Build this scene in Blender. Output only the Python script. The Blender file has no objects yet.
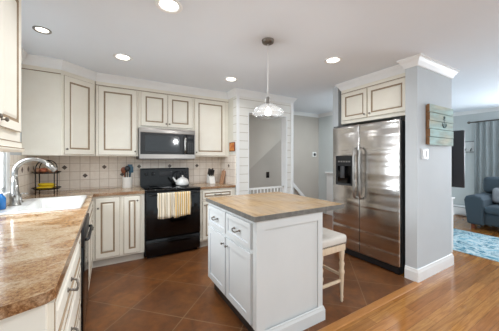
import bpy, bmesh, math, random
from mathutils import Vector, Matrix
random.seed(7)
C = bpy.context.scene.collection
sc = bpy.context.scene
PI = math.pi
# ---------------------------------------------------------------- camera
cam_d = bpy.data.cameras.new('camera'); cam = bpy.data.objects.new('camera', cam_d); C.objects.link(cam)
cam_d.sensor_width = 36.0; cam_d.sensor_fit = 'HORIZONTAL'
cam_d.lens = 36.0 * 240.0 / 499.0
cam_d.shift_y = -6.5 / 499.0
cam_d.clip_start = 0.02
cam.location = (0, 0, 1.33)
cam.rotation_euler = (PI / 2, 0, -math.radians(30.57))
sc.camera = cam
# ---------------------------------------------------------------- world, exposure
world = bpy.data.worlds.new('world'); sc.world = world; world.use_nodes = True
bg = world.node_tree.nodes['Background']
bg.inputs['Color'].default_value = (0.84, 0.94, 1.0, 1)
bg.inputs['Strength'].default_value = 1.0
sc.view_settings.view_transform = 'Standard'
sc.view_settings.look = 'None'
sc.view_settings.gamma = 1.0
sc.view_settings.use_curve_mapping = False
sc.view_settings.exposure = 0.32
sc.cycles.use_denoising = True
sc.cycles.max_bounces = 8
sc.cycles.diffuse_bounces = 5
LAMP_W = 2.2
# daylight through the kitchen window and the living room window, plus added fill lights
def area(name, loc, rot, sx, sy, power, col):
    d = bpy.data.lights.new(name, 'AREA'); d.shape = 'RECTANGLE'; d.size = sx; d.size_y = sy
    d.energy = power; d.color = col
    o = bpy.data.objects.new(name, d); C.objects.link(o); o.location = loc; o.rotation_euler = rot
    return o
kw = area('kitchen_window_daylight', (-1.32, 2.50, 1.80), (0, -math.radians(62), 0), 1.0, 1.0, 28, (0.90, 0.95, 1.0))
kw.data.spread = math.radians(120)
area('living_window_daylight', (7.22, 0.3, 1.45), (0, PI / 2, 0), 1.4, 2.4, 130, (0.86, 0.93, 1.0))
area('hall_fill_light', (4.0, 2.95, 2.40), (0, 0, 0), 0.30, 0.30, 17, (0.90, 0.96, 1.0))  # unseen area light added to lighten the hall, no fixture modelled
area('dining_fill_light', (1.6, -0.6, 2.42), (0, 0, 0), 0.6, 0.6, 40, (0.90, 0.96, 1.0))  # added overhead fill behind the viewpoint, not a modelled lamp

# ---------------------------------------------------------------- materials
def lin(c):
    return tuple(((x / 12.92) if x <= 0.04045 else ((x + 0.055) / 1.055) ** 2.4) for x in c)
def hx(s):
    return lin(tuple(int(s[i:i + 2], 16) / 255 for i in (0, 2, 4))) + (1,)
class NT:
    def __init__(s, name):
        m = bpy.data.materials.new(name); m.use_nodes = True
        s.m = m; s.t = m.node_tree; s.b = s.t.nodes['Principled BSDF']
        s.tc = None
    def n(s, typ, **kw):
        nd = s.t.nodes.new(typ)
        for k, v in kw.items():
            if k in nd.inputs: nd.inputs[k].default_value = v
            else: setattr(nd, k, v)
        return nd
    def l(s, a, b): s.t.links.new(a, b)
    def coord(s, scale=(1, 1, 1), rot=(0, 0, 0), loc=(0, 0, 0), world=False):
        if world:
            g = s.n('ShaderNodeNewGeometry'); src = g.outputs['Position']
        else:
            g = s.n('ShaderNodeTexCoord'); src = g.outputs['Object']
        mp = s.n('ShaderNodeMapping'); s.l(src, mp.inputs['Vector'])
        mp.inputs['Scale'].default_value = scale; mp.inputs['Rotation'].default_value = rot; mp.inputs['Location'].default_value = loc
        return mp.outputs['Vector']
    def noise(s, vec, scale, detail=4, rough=0.6, dist=0.0):
        nd = s.n('ShaderNodeTexNoise'); s.l(vec, nd.inputs['Vector'])
        nd.inputs['Scale'].default_value = scale; nd.inputs['Detail'].default_value = detail
        nd.inputs['Roughness'].default_value = rough; nd.inputs['Distortion'].default_value = dist
        return nd.outputs['Fac']
    def ramp(s, fac, stops):
        r = s.n('ShaderNodeValToRGB'); s.l(fac, r.inputs['Fac'])
        e = r.color_ramp.elements
        while len(e) < len(stops): e.new(0.5)
        for i, (p, c) in enumerate(stops): e[i].position = p; e[i].color = c
        return r.outputs['Color']
    def mix(s, fac, a, b, mode='MIX'):
        m = s.n('ShaderNodeMix'); m.data_type = 'RGBA'; m.blend_type = mode
        def put(v, i):
            if isinstance(v, (tuple, list, float, int)): m.inputs[i].default_value = v
            else: s.l(v, m.inputs[i])
        put(fac, 0); put(a, 6); put(b, 7)
        return m.outputs[2]
    def bump(s, h, strength=0.3, dist=0.01):
        b = s.n('ShaderNodeBump'); s.l(h, b.inputs['Height'])
        b.inputs['Strength'].default_value = strength; b.inputs['Distance'].default_value = dist
        s.l(b.outputs['Normal'], s.b.inputs['Normal'])
    def col(s, c):
        if isinstance(c, tuple): s.b.inputs['Base Color'].default_value = c
        else: s.l(c, s.b.inputs['Base Color'])
    def rough(s, r):
        if isinstance(r, (float, int)): s.b.inputs['Roughness'].default_value = r
        else: s.l(r, s.b.inputs['Roughness'])
M = {}
def simple(key, hexc, rough=0.5, metal=0.0, hex2=None, scale=8.0, bump=0.0, stretch=(1, 1, 1), spec=None):
    t = NT(key)
    v = t.coord(stretch)
    f = t.noise(v, scale)
    h2 = hex2 or hexc
    t.col(t.ramp(f, [(0.3, hx(hexc)), (0.7, hx(h2))]))
    t.rough(rough); t.b.inputs['Metallic'].default_value = metal
    if spec is not None: t.b.inputs['Specular IOR Level'].default_value = spec
    if bump: t.bump(f, bump, 0.004)
    M[key] = t.m
    return t
simple('wall_paint', 'c6cbce', 0.7, hex2='c2c7ca', scale=3)
simple('wall_grey', 'bfb8af', 0.7, hex2='bbb4ab', scale=3)
simple('soffit_lit', 'cdc8bf', 0.7, hex2='c9c4bb', scale=3)  # lighter than the hall wall: light caught by the slope is in the colour
simple('wall_warm', 'e2dfd3', 0.7, hex2='dfdbcf', scale=3)
simple('wall_living', 'cfd4d3', 0.7, hex2='cacfce', scale=3)
simple('ceiling_paint', 'ebf1f8', 0.8, hex2='e9eff6', scale=2)
simple('trim_white', 'efefee', 0.4, hex2='ebebea', scale=4)
simple('cream_paint', 'efeadd', 0.42, hex2='eae3d5', scale=5)
simple('glaze', 'a08a70', 0.6, hex2='8f7a61', scale=20)
simple('island_paint', 'd2d4d3', 0.4, hex2='ced0cf', scale=4)
simple('island_groove', 'b9bcc0', 0.5)
simple('pewter', '857d74', 0.35, 0.9, hex2='6f6860', scale=30)
simple('dark_bronze', '2c2724', 0.4, 0.7)
simple('chrome', 'c9c9c8', 0.22, 1.0)
simple('nickel', 'a8a5a1', 0.3, 1.0, hex2='9d9a95', scale=30)
simple('black_enamel', '070708', 0.12, 0.0, spec=0.4)
simple('black_glass', '030304', 0.06, 0.0, spec=0.4)
simple('tinted_glass', '141517', 0.08, spec=0.8)
simple('black_plastic', '17181a', 0.4)
simple('dark_grey', '3a3b3d', 0.5)
simple('porcelain', 'e6e5e1', 0.15)
simple('white_enamel', 'f1efea', 0.15)
simple('slate_edge', '75726d', 0.55, hex2='57554f', scale=25, bump=0.2)
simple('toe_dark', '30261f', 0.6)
simple('toe_white', 'cfc9be', 0.6)
simple('orange_art', 'e0a050', 0.6, hex2='b9481f', scale=22)
simple('grout', 'b8aa98', 0.8)
simple('accent_tile', '6b5a4c', 0.35, hex2='4d4138', scale=40)
simple('banana', 'e8c91e', 0.5, hex2='d9b512', scale=12)
simple('apple_red', 'a8433a', 0.4, hex2='c07b4d', scale=10)
simple('onion', 'c79a76', 0.5, hex2='a97458', scale=10)
simple('blue_soap', '1d6fb3', 0.2, hex2='1a64a6')
simple('teal_tool', '2b5468', 0.4)
simple('wood_tool', '8a4b2c', 0.5, hex2='6d3820', scale=20)
simple('sofa_fabric', '4b5861', 0.9, hex2='404c55', scale=90, bump=0.15)
simple('pillow_fabric', 'a3a6ab', 0.9, hex2='8e9197', scale=60, bump=0.15)
simple('curtain_fabric', 'a9afaf', 0.9, hex2='9da4a4', scale=40)
simple('linen', 'd8d2ca', 0.9, hex2='cbc4ba', scale=80, bump=0.15)
simple('wash_wood', 'dcc9b0', 0.6, hex2='cdb598', scale=10, stretch=(8, 8, 1))
simple('tan_wood', 'c79a66', 0.5, hex2='b58653', scale=10, stretch=(1, 8, 8))
simple('board_wood', 'c79c7c', 0.5, hex2='b48664', scale=8, stretch=(8, 8, 1))
simple('tv_back', '2a2b2f', 0.5)
simple('switch_white', 'd6d9da', 0.4)
simple('gate_white', 'f4f3f0', 0.4)
simple('steel_trim', 'b3aca6', 0.3, 1.0, hex2='a69f99', scale=6, stretch=(1, 1, 30))
simple('carved_letter', '5d7175', 0.8)
simple('sign_edge_grey', '8f8f8d', 0.7)
simple('rack_white', 'e6e6e4', 0.7, hex2='d4d4d2', scale=40)
simple('thermostat_white', 'efefec', 0.4)
simple('bulb_off', 'f8f4ea', 0.3)
def emis(key, hexc, st):
    t = NT(key); t.col(hx('ffffff')); t.b.inputs['Emission Color'].default_value = hx(hexc)
    t.b.inputs['Emission Strength'].default_value = st; M[key] = t.m
emis('lamp_lens', 'fff6e8', 5.0)
emis('bulb_glow', 'fff3dd', 1.6)
# clear / thin glass
def thin_glass(key, tint, refl):
    t = NT(key)
    tr = t.n('ShaderNodeBsdfTransparent'); tr.inputs['Color'].default_value = tint
    gl = t.n('ShaderNodeBsdfGlossy'); gl.inputs['Roughness'].default_value = 0.05
    fr = t.n('ShaderNodeLayerWeight'); fr.inputs['Blend'].default_value = refl
    mx = t.n('ShaderNodeMixShader'); t.l(fr.outputs['Facing'], mx.inputs[0])
    t.l(tr.outputs[0], mx.inputs[1]); t.l(gl.outputs[0], mx.inputs[2])
    t.l(mx.outputs[0], t.t.nodes['Material Output'].inputs['Surface'])
    M[key] = t.m
thin_glass('pane_glass', (0.96, 0.98, 1, 1), 0.03)
thin_glass('shade_glass', (0.93, 0.94, 0.94, 1), 0.35)
t = NT('shade_ribbed')
tr = t.n('ShaderNodeBsdfTransparent'); df = t.n('ShaderNodeBsdfTranslucent'); gl = t.n('ShaderNodeBsdfGlossy'); gl.inputs['Roughness'].default_value = 0.08
df.inputs['Color'].default_value = (.9, .9, .9, 1)
m1 = t.n('ShaderNodeMixShader'); m1.inputs[0].default_value = .03; t.l(tr.outputs[0], m1.inputs[1]); t.l(df.outputs[0], m1.inputs[2])
fr = t.n('ShaderNodeLayerWeight'); fr.inputs['Blend'].default_value = .16
m2 = t.n('ShaderNodeMixShader'); t.l(fr.outputs['Facing'], m2.inputs[0]); t.l(m1.outputs[0], m2.inputs[1]); t.l(gl.outputs[0], m2.inputs[2])
t.l(m2.outputs[0], t.t.nodes['Material Output'].inputs['Surface']); M['shade_ribbed'] = t.m
# brushed stainless fridge skin
t = NT('stainless')
v = t.coord((0.16, 1.0, 3.6))
wob = t.noise(v, 1.7, 1.5, 0.4, 0.6)
v2 = t.coord((220, 2, 1.5))
br = t.noise(v2, 3, 3)
t.col(t.ramp(br, [(0.3, hx('c6c1bc')), (0.7, hx('d6d2ce'))]))
t.b.inputs['Metallic'].default_value = 1.0; t.rough(0.2)
mth = t.n('ShaderNodeMath'); mth.operation = 'MULTIPLY'; t.l(br, mth.inputs[0]); mth.inputs[1].default_value = 0.014
add = t.n('ShaderNodeMath'); add.operation = 'ADD'; t.l(mth.outputs[0], add.inputs[0]); t.l(wob, add.inputs[1])
t.bump(add.outputs[0], 0.6, 0.05)
M['stainless'] = t.m
# granite
def granite(key, dark):
    t = NT(key)
    v = t.coord()
    vs = t.coord((1.0, 1.7, 1.0), (0, 0, 0.5))
    big = t.noise(vs, 3.0, 4, 0.6, 0.9)
    mid = t.noise(v, 75, 4, 0.8)
    fine = t.noise(v, 210, 3, 0.8)
    c1 = t.ramp(mid, [(0.30, hx('4f2d18')), (0.43, hx('8b6039')), (0.54, hx('ac855a')), (0.72, hx('c6a981'))])
    c2 = t.ramp(mid, [(0.30, hx('886a4d')), (0.45, hx('bca17d')), (0.70, hx('d2c5b1'))])
    fac = t.ramp(big, [(0.45, (0, 0, 0, 1)), (0.58, (1, 1, 1, 1))])
    c = t.mix(fac, c1, c2)
    sp = t.ramp(fine, [(0.34, (1, 1, 1, 1)), (0.40, (0, 0, 0, 1))])
    c = t.mix(sp, c, hx('3a1c0e'))
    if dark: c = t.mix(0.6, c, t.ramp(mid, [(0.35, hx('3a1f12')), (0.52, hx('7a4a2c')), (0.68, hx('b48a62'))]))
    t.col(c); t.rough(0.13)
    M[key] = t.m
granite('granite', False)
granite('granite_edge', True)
# island top: honed tan wood / stone
t = NT('island_top')
v = t.coord((2.0, 14, 2))
a = t.noise(v, 2.2, 5, 0.65, 0.5)
vb = t.coord()
b = t.noise(vb, 5, 3)
c = t.ramp(a, [(0.3, hx('85694a')), (0.5, hx('a0835d')), (0.7, hx('b49770'))])
c = t.mix(t.ramp(b, [(0.4, (0, 0, 0, 1)), (0.75, (0.55, 0.55, 0.55, 1))]), c, hx('a3978a'))
t.col(c); t.rough(0.26)
M['island_top'] = t.m
# diagonal slate-brown floor tile: grid u=(x+y)/sqrt2 at 1.809+k*.51, v=(x-y)/sqrt2 at -1.55+k*.51
t = NT('floor_tile')
v = t.coord((1, 1, 1), (0, 0, 0), world=True)
vr = t.coord((1, 1, 1), (0, 0, -PI / 4), (0, 0, 0), world=True)   # rotated: x' = (x+y)/sqrt2, y' = (y-x)/sqrt2
sx = t.n('ShaderNodeSeparateXYZ'); t.l(vr, sx.inputs[0])
cx = t.n('ShaderNodeCombineXYZ')
a1 = t.n('ShaderNodeMath'); a1.operation = 'ADD'; t.l(sx.outputs[0], a1.inputs[0]); a1.inputs[1].default_value = -1.809 + 5.1
a2 = t.n('ShaderNodeMath'); a2.operation = 'ADD'; t.l(sx.outputs[1], a2.inputs[0]); a2.inputs[1].default_value = -1.55 + 5.1
t.l(a1.outputs[0], cx.inputs[0]); t.l(a2.outputs[0], cx.inputs[1])
bk = t.n('ShaderNodeTexBrick'); bk.offset = 0; bk.squash = 1; t.l(cx.outputs[0], bk.inputs['Vector'])
bk.inputs['Scale'].default_value = 1.0; bk.inputs['Brick Width'].default_value = 0.51; bk.inputs['Row Height'].default_value = 0.51
bk.inputs['Mortar Size'].default_value = 0.0045; bk.inputs['Mortar Smooth'].default_value = 0.2; bk.inputs['Bias'].default_value = 0.0
bk.inputs['Color1'].default_value = (0, 0, 0, 1); bk.inputs['Color2'].default_value = (1, 1, 1, 1)
n1 = t.noise(v, 3.2, 5, 0.65, 0.6)
n2 = t.noise(v, 14, 4, 0.7)
ca = t.ramp(n1, [(0.3, hx('4a2e1c')), (0.5, hx('6e4526')), (0.72, hx('9c6632'))])
cb = t.ramp(n2, [(0.3, hx('4e301d')), (0.7, hx('945526'))])
c = t.mix(0.4, ca, cb)
hue = t.n('ShaderNodeSeparateColor'); t.l(bk.outputs['Color'], hue.inputs[0])
c = t.mix(t.ramp(hue.outputs[0], [(0, (0, 0, 0, 1)), (1, (0.35, 0.35, 0.35, 1))]), c, hx('5e3f2c'))
c = t.mix(bk.outputs['Fac'], c, hx('82654a'))
t.col(c)
t.rough(0.3); t.b.inputs['Specular IOR Level'].default_value = 0.38
t.bump(n2, 0.12, 0.004)
M['floor_tile'] = t.m
# oak planks along x
t = NT('oak_planks')
v = t.coord(world=True)
bk = t.n('ShaderNodeTexBrick'); bk.offset = 0.37; bk.offset_frequency = 2; bk.squash = 1; t.l(v, bk.inputs['Vector'])
bk.inputs['Scale'].default_value = 1.0; bk.inputs['Brick Width'].default_value = 1.15; bk.inputs['Row Height'].default_value = 0.082
bk.inputs['Mortar Size'].default_value = 0.0012; bk.inputs['Mortar Smooth'].default_value = 0.1; bk.inputs['Bias'].default_value = 0.0
bk.inputs['Color1'].default_value = (0, 0, 0, 1); bk.inputs['Color2'].default_value = (1, 1, 1, 1)
vg = t.coord((1.5, 22, 1), world=True)
g = t.noise(vg, 2.6, 5, 0.6, 0.8)
hue = t.n('ShaderNodeSeparateColor'); t.l(bk.outputs['Color'], hue.inputs[0])
c = t.ramp(hue.outputs[0], [(0.0, hx('99602c')), (0.35, hx('b2773c')), (0.7, hx('c08a4a')), (1.0, hx('844f22'))])
c = t.mix(t.ramp(g, [(0.35, (0.55, 0.55, 0.55, 1)), (0.62, (0, 0, 0, 1))]), c, hx('6f421a'))
c = t.mix(bk.outputs['Fac'], c, hx('6d4520'))
t.col(c); t.rough(0.16)
M['oak_planks'] = t.m
simple('threshold_oak', 'b98149', 0.3, hex2='a86d35', scale=6, stretch=(2, 20, 1))
# tumbled wall tile
t = NT('wall_tile')
v = t.coord(world=True)
sx = t.n('ShaderNodeSeparateXYZ'); t.l(v, sx.inputs[0])
# (x - y) runs along both the back wall (y constant) and the side walls (x constant)
s1 = t.n('ShaderNodeMath'); s1.operation = 'SUBTRACT'; t.l(sx.outputs[0], s1.inputs[0]); t.l(sx.outputs[1], s1.inputs[1])
s2 = t.n('ShaderNodeMath'); s2.operation = 'ADD'; t.l(s1.outputs[0], s2.inputs[0]); s2.inputs[1].default_value = 4.04 + 0.557 + 0.114 * 60
s3 = t.n('ShaderNodeMath'); s3.operation = 'ADD'; t.l(sx.outputs[2], s3.inputs[0]); s3.inputs[1].default_value = -1.157 + 0.114 * 20
cx = t.n('ShaderNodeCombineXYZ'); t.l(s2.outputs[0], cx.inputs[0]); t.l(s3.outputs[0], cx.inputs[1])
bk = t.n('ShaderNodeTexBrick'); bk.offset = 0; bk.squash = 1; t.l(cx.outputs[0], bk.inputs['Vector'])
bk.inputs['Scale'].default_value = 1.0; bk.inputs['Brick Width'].default_value = 0.114; bk.inputs['Row Height'].default_value = 0.114
bk.inputs['Mortar Size'].default_value = 0.0035; bk.inputs['Mortar Smooth'].default_value = 0.3; bk.inputs['Bias'].default_value = 0.0
bk.inputs['Color1'].default_value = hx('eee3d6'); bk.inputs['Color2'].default_value = hx('f4ebdf'); bk.inputs['Mortar'].default_value = hx('bfae9b')
n = t.noise(v, 22, 4, 0.6)
c = t.mix(t.ramp(n, [(0.4, (0, 0, 0, 1)), (0.7, (0.35, 0.35, 0.35, 1))]), bk.outputs['Color'], hx('dccbb9'))
t.col(c); t.rough(0.4)
M['wall_tile'] = t.m
# shiplap (horizontal boards, thin dark gap)
t = NT('shiplap')
v = t.coord(world=True)
sx = t.n('ShaderNodeSeparateXYZ'); t.l(v, sx.inputs[0])
md = t.n('ShaderNodeMath'); md.operation = 'MODULO'; t.l(sx.outputs[2], md.inputs[0]); md.inputs[1].default_value = 0.135
gt = t.n('ShaderNodeMath'); gt.operation = 'LESS_THAN'; t.l(md.outputs[0], gt.inputs[0]); gt.inputs[1].default_value = 0.009
c = t.mix(gt.outputs[0], hx('e9e7e1'), hx('c3bcae'))
t.col(c); t.rough(0.5)
M['shiplap'] = t.m
# striped kitchen towel (stripes run down the cloth)
def towel_mat(key, stops, sc_):
    t = NT(key)
    v = t.coord()
    sx = t.n('ShaderNodeSeparateXYZ'); t.l(v, sx.inputs[0])
    mu = t.n('ShaderNodeMath'); mu.operation = 'MULTIPLY'; t.l(sx.outputs[0], mu.inputs[0]); mu.inputs[1].default_value = sc_
    fr = t.n('ShaderNodeMath'); fr.operation = 'FRACT'; t.l(mu.outputs[0], fr.inputs[0])
    r = t.n('ShaderNodeValToRGB'); r.color_ramp.interpolation = 'CONSTANT'; t.l(fr.outputs[0], r.inputs['Fac'])
    e = r.color_ramp.elements
    while len(e) < len(stops): e.new(0.5)
    for i, (p, cc) in enumerate(stops): e[i].position = p; e[i].color = hx(cc)
    t.col(r.outputs['Color']); t.rough(0.9)
    M[key] = t.m
towel_mat('towel_pale', [(0, 'e8ddca'), (0.3, 'b59c6c'), (0.45, 'eadfcb'), (0.68, '94846c'), (0.82, 'e6dac4')], 15)
towel_mat('towel_gold', [(0, 'eadcc0'), (0.25, 'cf9f48'), (0.5, 'e9dcc2'), (0.7, '8f7c60'), (0.84, 'd9b56c')], 17)
# rug
t = NT('rug_pattern')
v = t.coord()
a = t.noise(v, 2.2, 6, 0.75, 2.0)
b = t.noise(v, 9, 4, 0.7, 1.0)
c = t.ramp(a, [(0.36, hx('235567')), (0.45, hx('3f8ea8')), (0.5, hx('c9d9dc')), (0.56, hx('6fb0c4')), (0.64, hx('27718c'))])
c = t.mix(t.ramp(b, [(0.45, (0, 0, 0, 1)), (0.62, (0.7, 0.7, 0.7, 1))]), c, hx('dfe6e4'))
t.col(c); t.rough(0.95)
M['rug_pattern'] = t.m
# weathered sign boards
t = NT('sign_boards')
v = t.coord((1, 1, 5))
a = t.noise(t.coord((2, 2, 14)), 3, 5, 0.7)
oi = t.n('ShaderNodeTexCoord'); sx = t.n('ShaderNodeSeparateXYZ'); t.l(oi.outputs['Object'], sx.inputs[0])
base = t.ramp(t.noise(t.coord((0.3, 0.3, 1)), 6.5, 1), [(0.36, hx('bcc0b0')), (0.5, hx('a3b6b0')), (0.62, hx('adc9c6'))])
c = t.mix(t.ramp(a, [(0.45, (0, 0, 0, 1)), (0.75, (0.55, 0.55, 0.55, 1))]), base, hx('8d8671'))
t.col(c); t.rough(0.8)
M['sign_boards'] = t.m
simple('sign_edge', '9c7452', 0.8, hex2='7f5a3c', scale=20)
simple('hedge_out', '6f8f6a', 0.9, hex2='8aa582', scale=3)

# ---------------------------------------------------------------- mesh builder
class MB:
    def __init__(s): s.bm = bmesh.new()
    def _mi(s, faces, mi):
        for f in faces: f.material_index = mi
    def box(s, x0, x1, y0, y1, z0, z1, mi=0):
        vs = [s.bm.verts.new(p) for p in ((x0, y0, z0), (x1, y0, z0), (x1, y1, z0), (x0, y1, z0), (x0, y0, z1), (x1, y0, z1), (x1, y1, z1), (x0, y1, z1))]
        fs = [s.bm.faces.new([vs[i] for i in q]) for q in ((0, 3, 2, 1), (4, 5, 6, 7), (0, 1, 5, 4), (1, 2, 6, 5), (2, 3, 7, 6), (3, 0, 4, 7))]
        s._mi(fs, mi); return s
    def rbox(s, x0, x1, y0, y1, z0, z1, r, mi=0, seg=2):
        b = bmesh.new()
        t = MB(); t.box(x0, x1, y0, y1, z0, z1, mi)
        bmesh.ops.bevel(t.bm, geom=t.bm.edges[:] , offset=r, segments=seg, affect='EDGES', profile=0.5)
        for f in t.bm.faces: f.smooth = True; f.material_index = mi
        s.merge(t); b.free(); return s
    def merge(s, o, mat=None):
        mp = {}
        for v in o.bm.verts: mp[v] = s.bm.verts.new(mat @ v.co if mat else v.co)
        for f in o.bm.faces:
            try: g = s.bm.faces.new([mp[v] for v in f.verts])
            except ValueError: continue
            g.material_index = f.material_index; g.smooth = f.smooth
        o.bm.free(); return s
    def prism(s, pts, z0, z1, mi=0):
        a = [s.bm.verts.new((x, y, z0)) for x, y in pts]; b = [s.bm.verts.new((x, y, z1)) for x, y in pts]
        n = len(pts); fs = [s.bm.faces.new(a[::-1]), s.bm.faces.new(b)]
        for i in range(n): fs.append(s.bm.faces.new((a[i], a[(i + 1) % n], b[(i + 1) % n], b[i])))
        s._mi(fs, mi); return s
    def extr(s, pts3, d, mi=0):
        a = [s.bm.verts.new(p) for p in pts3]; b = [s.bm.verts.new(Vector(p) + Vector(d)) for p in pts3]
        n = len(a); fs = [s.bm.faces.new(a[::-1]), s.bm.faces.new(b)]
        for i in range(n): fs.append(s.bm.faces.new((a[i], a[(i + 1) % n], b[(i + 1) % n], b[i])))
        s._mi(fs, mi); return s
    def lathe(s, prof, n=24, c=(0, 0, 0), axis='Z', mi=0, cap=True):
        rings = []
        for r, z in prof:
            ring = []
            for k in range(n):
                a = 2 * PI * k / n; p = (r * math.cos(a), r * math.sin(a), z)
                if axis == 'Y': p = (p[0], p[2], p[1])
                if axis == 'X': p = (p[2], p[0], p[1])
                ring.append(s.bm.verts.new(Vector(p) + Vector(c)))
            rings.append(ring)
        fs = []
        for i in range(len(rings) - 1):
            for k in range(n):
                fs.append(s.bm.faces.new((rings[i][k], rings[i][(k + 1) % n], rings[i + 1][(k + 1) % n], rings[i + 1][k])))
        if cap:
            if prof[0][0] > 1e-5: fs.append(s.bm.faces.new(rings[0][::-1]))
            if prof[-1][0] > 1e-5: fs.append(s.bm.faces.new(rings[-1]))
        for f in fs: f.smooth = len(f.verts) == 4; f.material_index = mi
        return s
    def tube(s, pts, r, n=10, mi=0, closed=False):
        pts = [Vector(p) for p in pts]; rs = r if isinstance(r, (list, tuple)) else [r] * len(pts)
        rings = []; up = None
        N = len(pts)
        for i, p in enumerate(pts):
            if closed: d = (pts[(i + 1) % N] - pts[(i - 1) % N])
            else: d = (pts[min(i + 1, N - 1)] - pts[max(i - 1, 0)])
            d.normalize()
            if up is None: up = Vector((0, 0, 1)) if abs(d.z) < 0.9 else Vector((1, 0, 0))
            a = d.cross(up).normalized(); up = a.cross(d).normalized()
            rings.append([s.bm.verts.new(p + rs[i] * (math.cos(2 * PI * k / n) * a + math.sin(2 * PI * k / n) * up)) for k in range(n)])
        fs = []
        for i in range(N if closed else N - 1):
            A, B = rings[i], rings[(i + 1) % N]
            for k in range(n): fs.append(s.bm.faces.new((A[k], A[(k + 1) % n], B[(k + 1) % n], B[k])))
        if not closed: fs += [s.bm.faces.new(rings[0][::-1]), s.bm.faces.new(rings[-1])]
        for f in fs: f.smooth = len(f.verts) == 4; f.material_index = mi
        return s
    def sphere(s, c, r, mi=0, sc=(1, 1, 1), u=16, v=10):
        prof = [(math.sin(PI * i / v) * r, -math.cos(PI * i / v) * r) for i in range(v + 1)]
        t = MB(); t.lathe(prof, u, mi=mi, cap=False)
        bmesh.ops.remove_doubles(t.bm, verts=t.bm.verts[:], dist=1e-5)
        s.merge(t, Matrix.Translation(c) @ Matrix.Diagonal((*sc, 1))); return s
    def sweep(s, path, prof, side=1, mi=0):
        """profile (out, z) swept along an xy polyline; side=+1 puts 'out' to the right of travel"""
        P = [Vector(p) for p in path]; n = len(P); rows = []
        for i in range(n):
            d0 = (P[i] - P[i - 1]).normalized() if i > 0 else None
            d1 = (P[i + 1] - P[i]).normalized() if i < n - 1 else None
            nr = lambda d: Vector((d.y, -d.x)) * side
            if d0 is None: m = nr(d1)
            elif d1 is None: m = nr(d0)
            else:
                m = (nr(d0) + nr(d1)); m = m / max(0.2, m.dot(nr(d0)))
            rows.append([s.bm.verts.new((P[i].x + m.x * o, P[i].y + m.y * o, z)) for o, z in prof])
        fs = []; k = len(prof)
        for i in range(n - 1):
            for j in range(k): fs.append(s.bm.faces.new((rows[i][j], rows[i][(j + 1) % k], rows[i + 1][(j + 1) % k], rows[i + 1][j])))
        fs += [s.bm.faces.new(rows[0][::-1]), s.bm.faces.new(rows[-1])]
        s._mi(fs, mi); return s
    def build(s, name, mats, parent=None, bevel=0.0, recalc=True, loc=None, rz=None):
        if recalc: bmesh.ops.recalc_face_normals(s.bm, faces=s.bm.faces[:])
        me = bpy.data.meshes.new(name); s.bm.to_mesh(me); s.bm.free()
        for m in ([mats] if isinstance(mats, str) else mats): me.materials.append(M[m])
        o = bpy.data.objects.new(name, me); C.objects.link(o)
        if parent: o.parent = parent
        if loc: o.location = loc
        if rz is not None: o.rotation_euler.z = rz
        if bevel:
            b = o.modifiers.new('bevel', 'BEVEL'); b.width = bevel; b.segments = 2; b.limit_method = 'ANGLE'; b.angle_limit = math.radians(50)
        return o
def tag(o, label=None, cat=None, group=None, kind=None):
    if label: o['label'] = label
    if cat: o['category'] = cat
    if group: o['group'] = group
    if kind: o['kind'] = kind
    return o
def thing(name, label, cat, loc=(0, 0, 0), rz=0, group=None):
    o = bpy.data.objects.new(name, None); C.objects.link(o); o.location = loc; o.rotation_euler.z = rz
    return tag(o, label, cat, group)
def struct(o): o['kind'] = 'structure'; return o
def children(o): return [c for c in bpy.data.objects if c.parent == o]
def copy_tree(o, loc=None, rz=None, parent=None, label=None):
    c = o.copy(); C.objects.link(c)
    if parent: c.parent = parent
    if loc: c.location = loc
    if rz is not None: c.rotation_euler.z = rz
    if label: c['label'] = label
    for ch in children(o): copy_tree(ch, parent=c)
    return c

# ================================================================= SHELL
CZ = 2.44
LWX, BWY, SWX = -0.79, 4.05, 1.77         # left wall, back wall, side wall by the right counter
SHY, HBY, HRX = 3.40, 4.30, 4.55          # shiplap face, hall back wall, hall right wall
FLX = 7.2                                 # far living-room wall
struct(MB().prism([(LWX, 1.30), (2.88, 1.30), (2.88, 2.46), (HRX, 2.46), (HRX, HBY), (LWX, HBY)], -0.1, 0.0).build('floor', 'floor_tile'))
struct(MB().prism([(LWX - .15, -3.6), (8.0, -3.6), (8.0, 2.46), (2.881, 2.46), (2.881, 1.299), (LWX - .15, 1.299)], -0.1, 0.0).build('floor_oak', 'oak_planks'))
struct(MB().prism([(LWX - .15, -3.6), (FLX + .15, -3.6), (FLX + .15, 4.5), (LWX - .15, 4.5)], CZ, CZ + 0.1).build('ceiling', 'ceiling_paint'))
# left wall with the window hole
WY0, WY1, WZ0, WZ1 = 2.05, 2.96, 1.06, 2.10
m = MB(); m.box(LWX - .12, LWX, 0.4, WY0, 0, CZ); m.box(LWX - .12, LWX, WY1 + .36, BWY + .12, 0, CZ); m.box(LWX - .008, LWX, WY1, WY1 + .36, WZ0, WZ1)
m.box(LWX - .12, LWX, WY1, WY1 + .36, 0, WZ0); m.box(LWX - .12, LWX, WY1, WY1 + .36, WZ1, CZ)
m.box(LWX - .12, LWX, WY0, WY1, 0, WZ0); m.box(LWX - .12, LWX, WY0, WY1, WZ1, CZ)
struct(m.build('wall_left', 'wall_paint'))
struct(MB().box(LWX, SWX, BWY, BWY + .12, 0, CZ).build('wall_back', 'wall_paint'))
struct(MB().box(SWX, SWX + .12, SHY + .12, HBY, 0, CZ).build('wall_side', 'wall_warm'))
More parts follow.
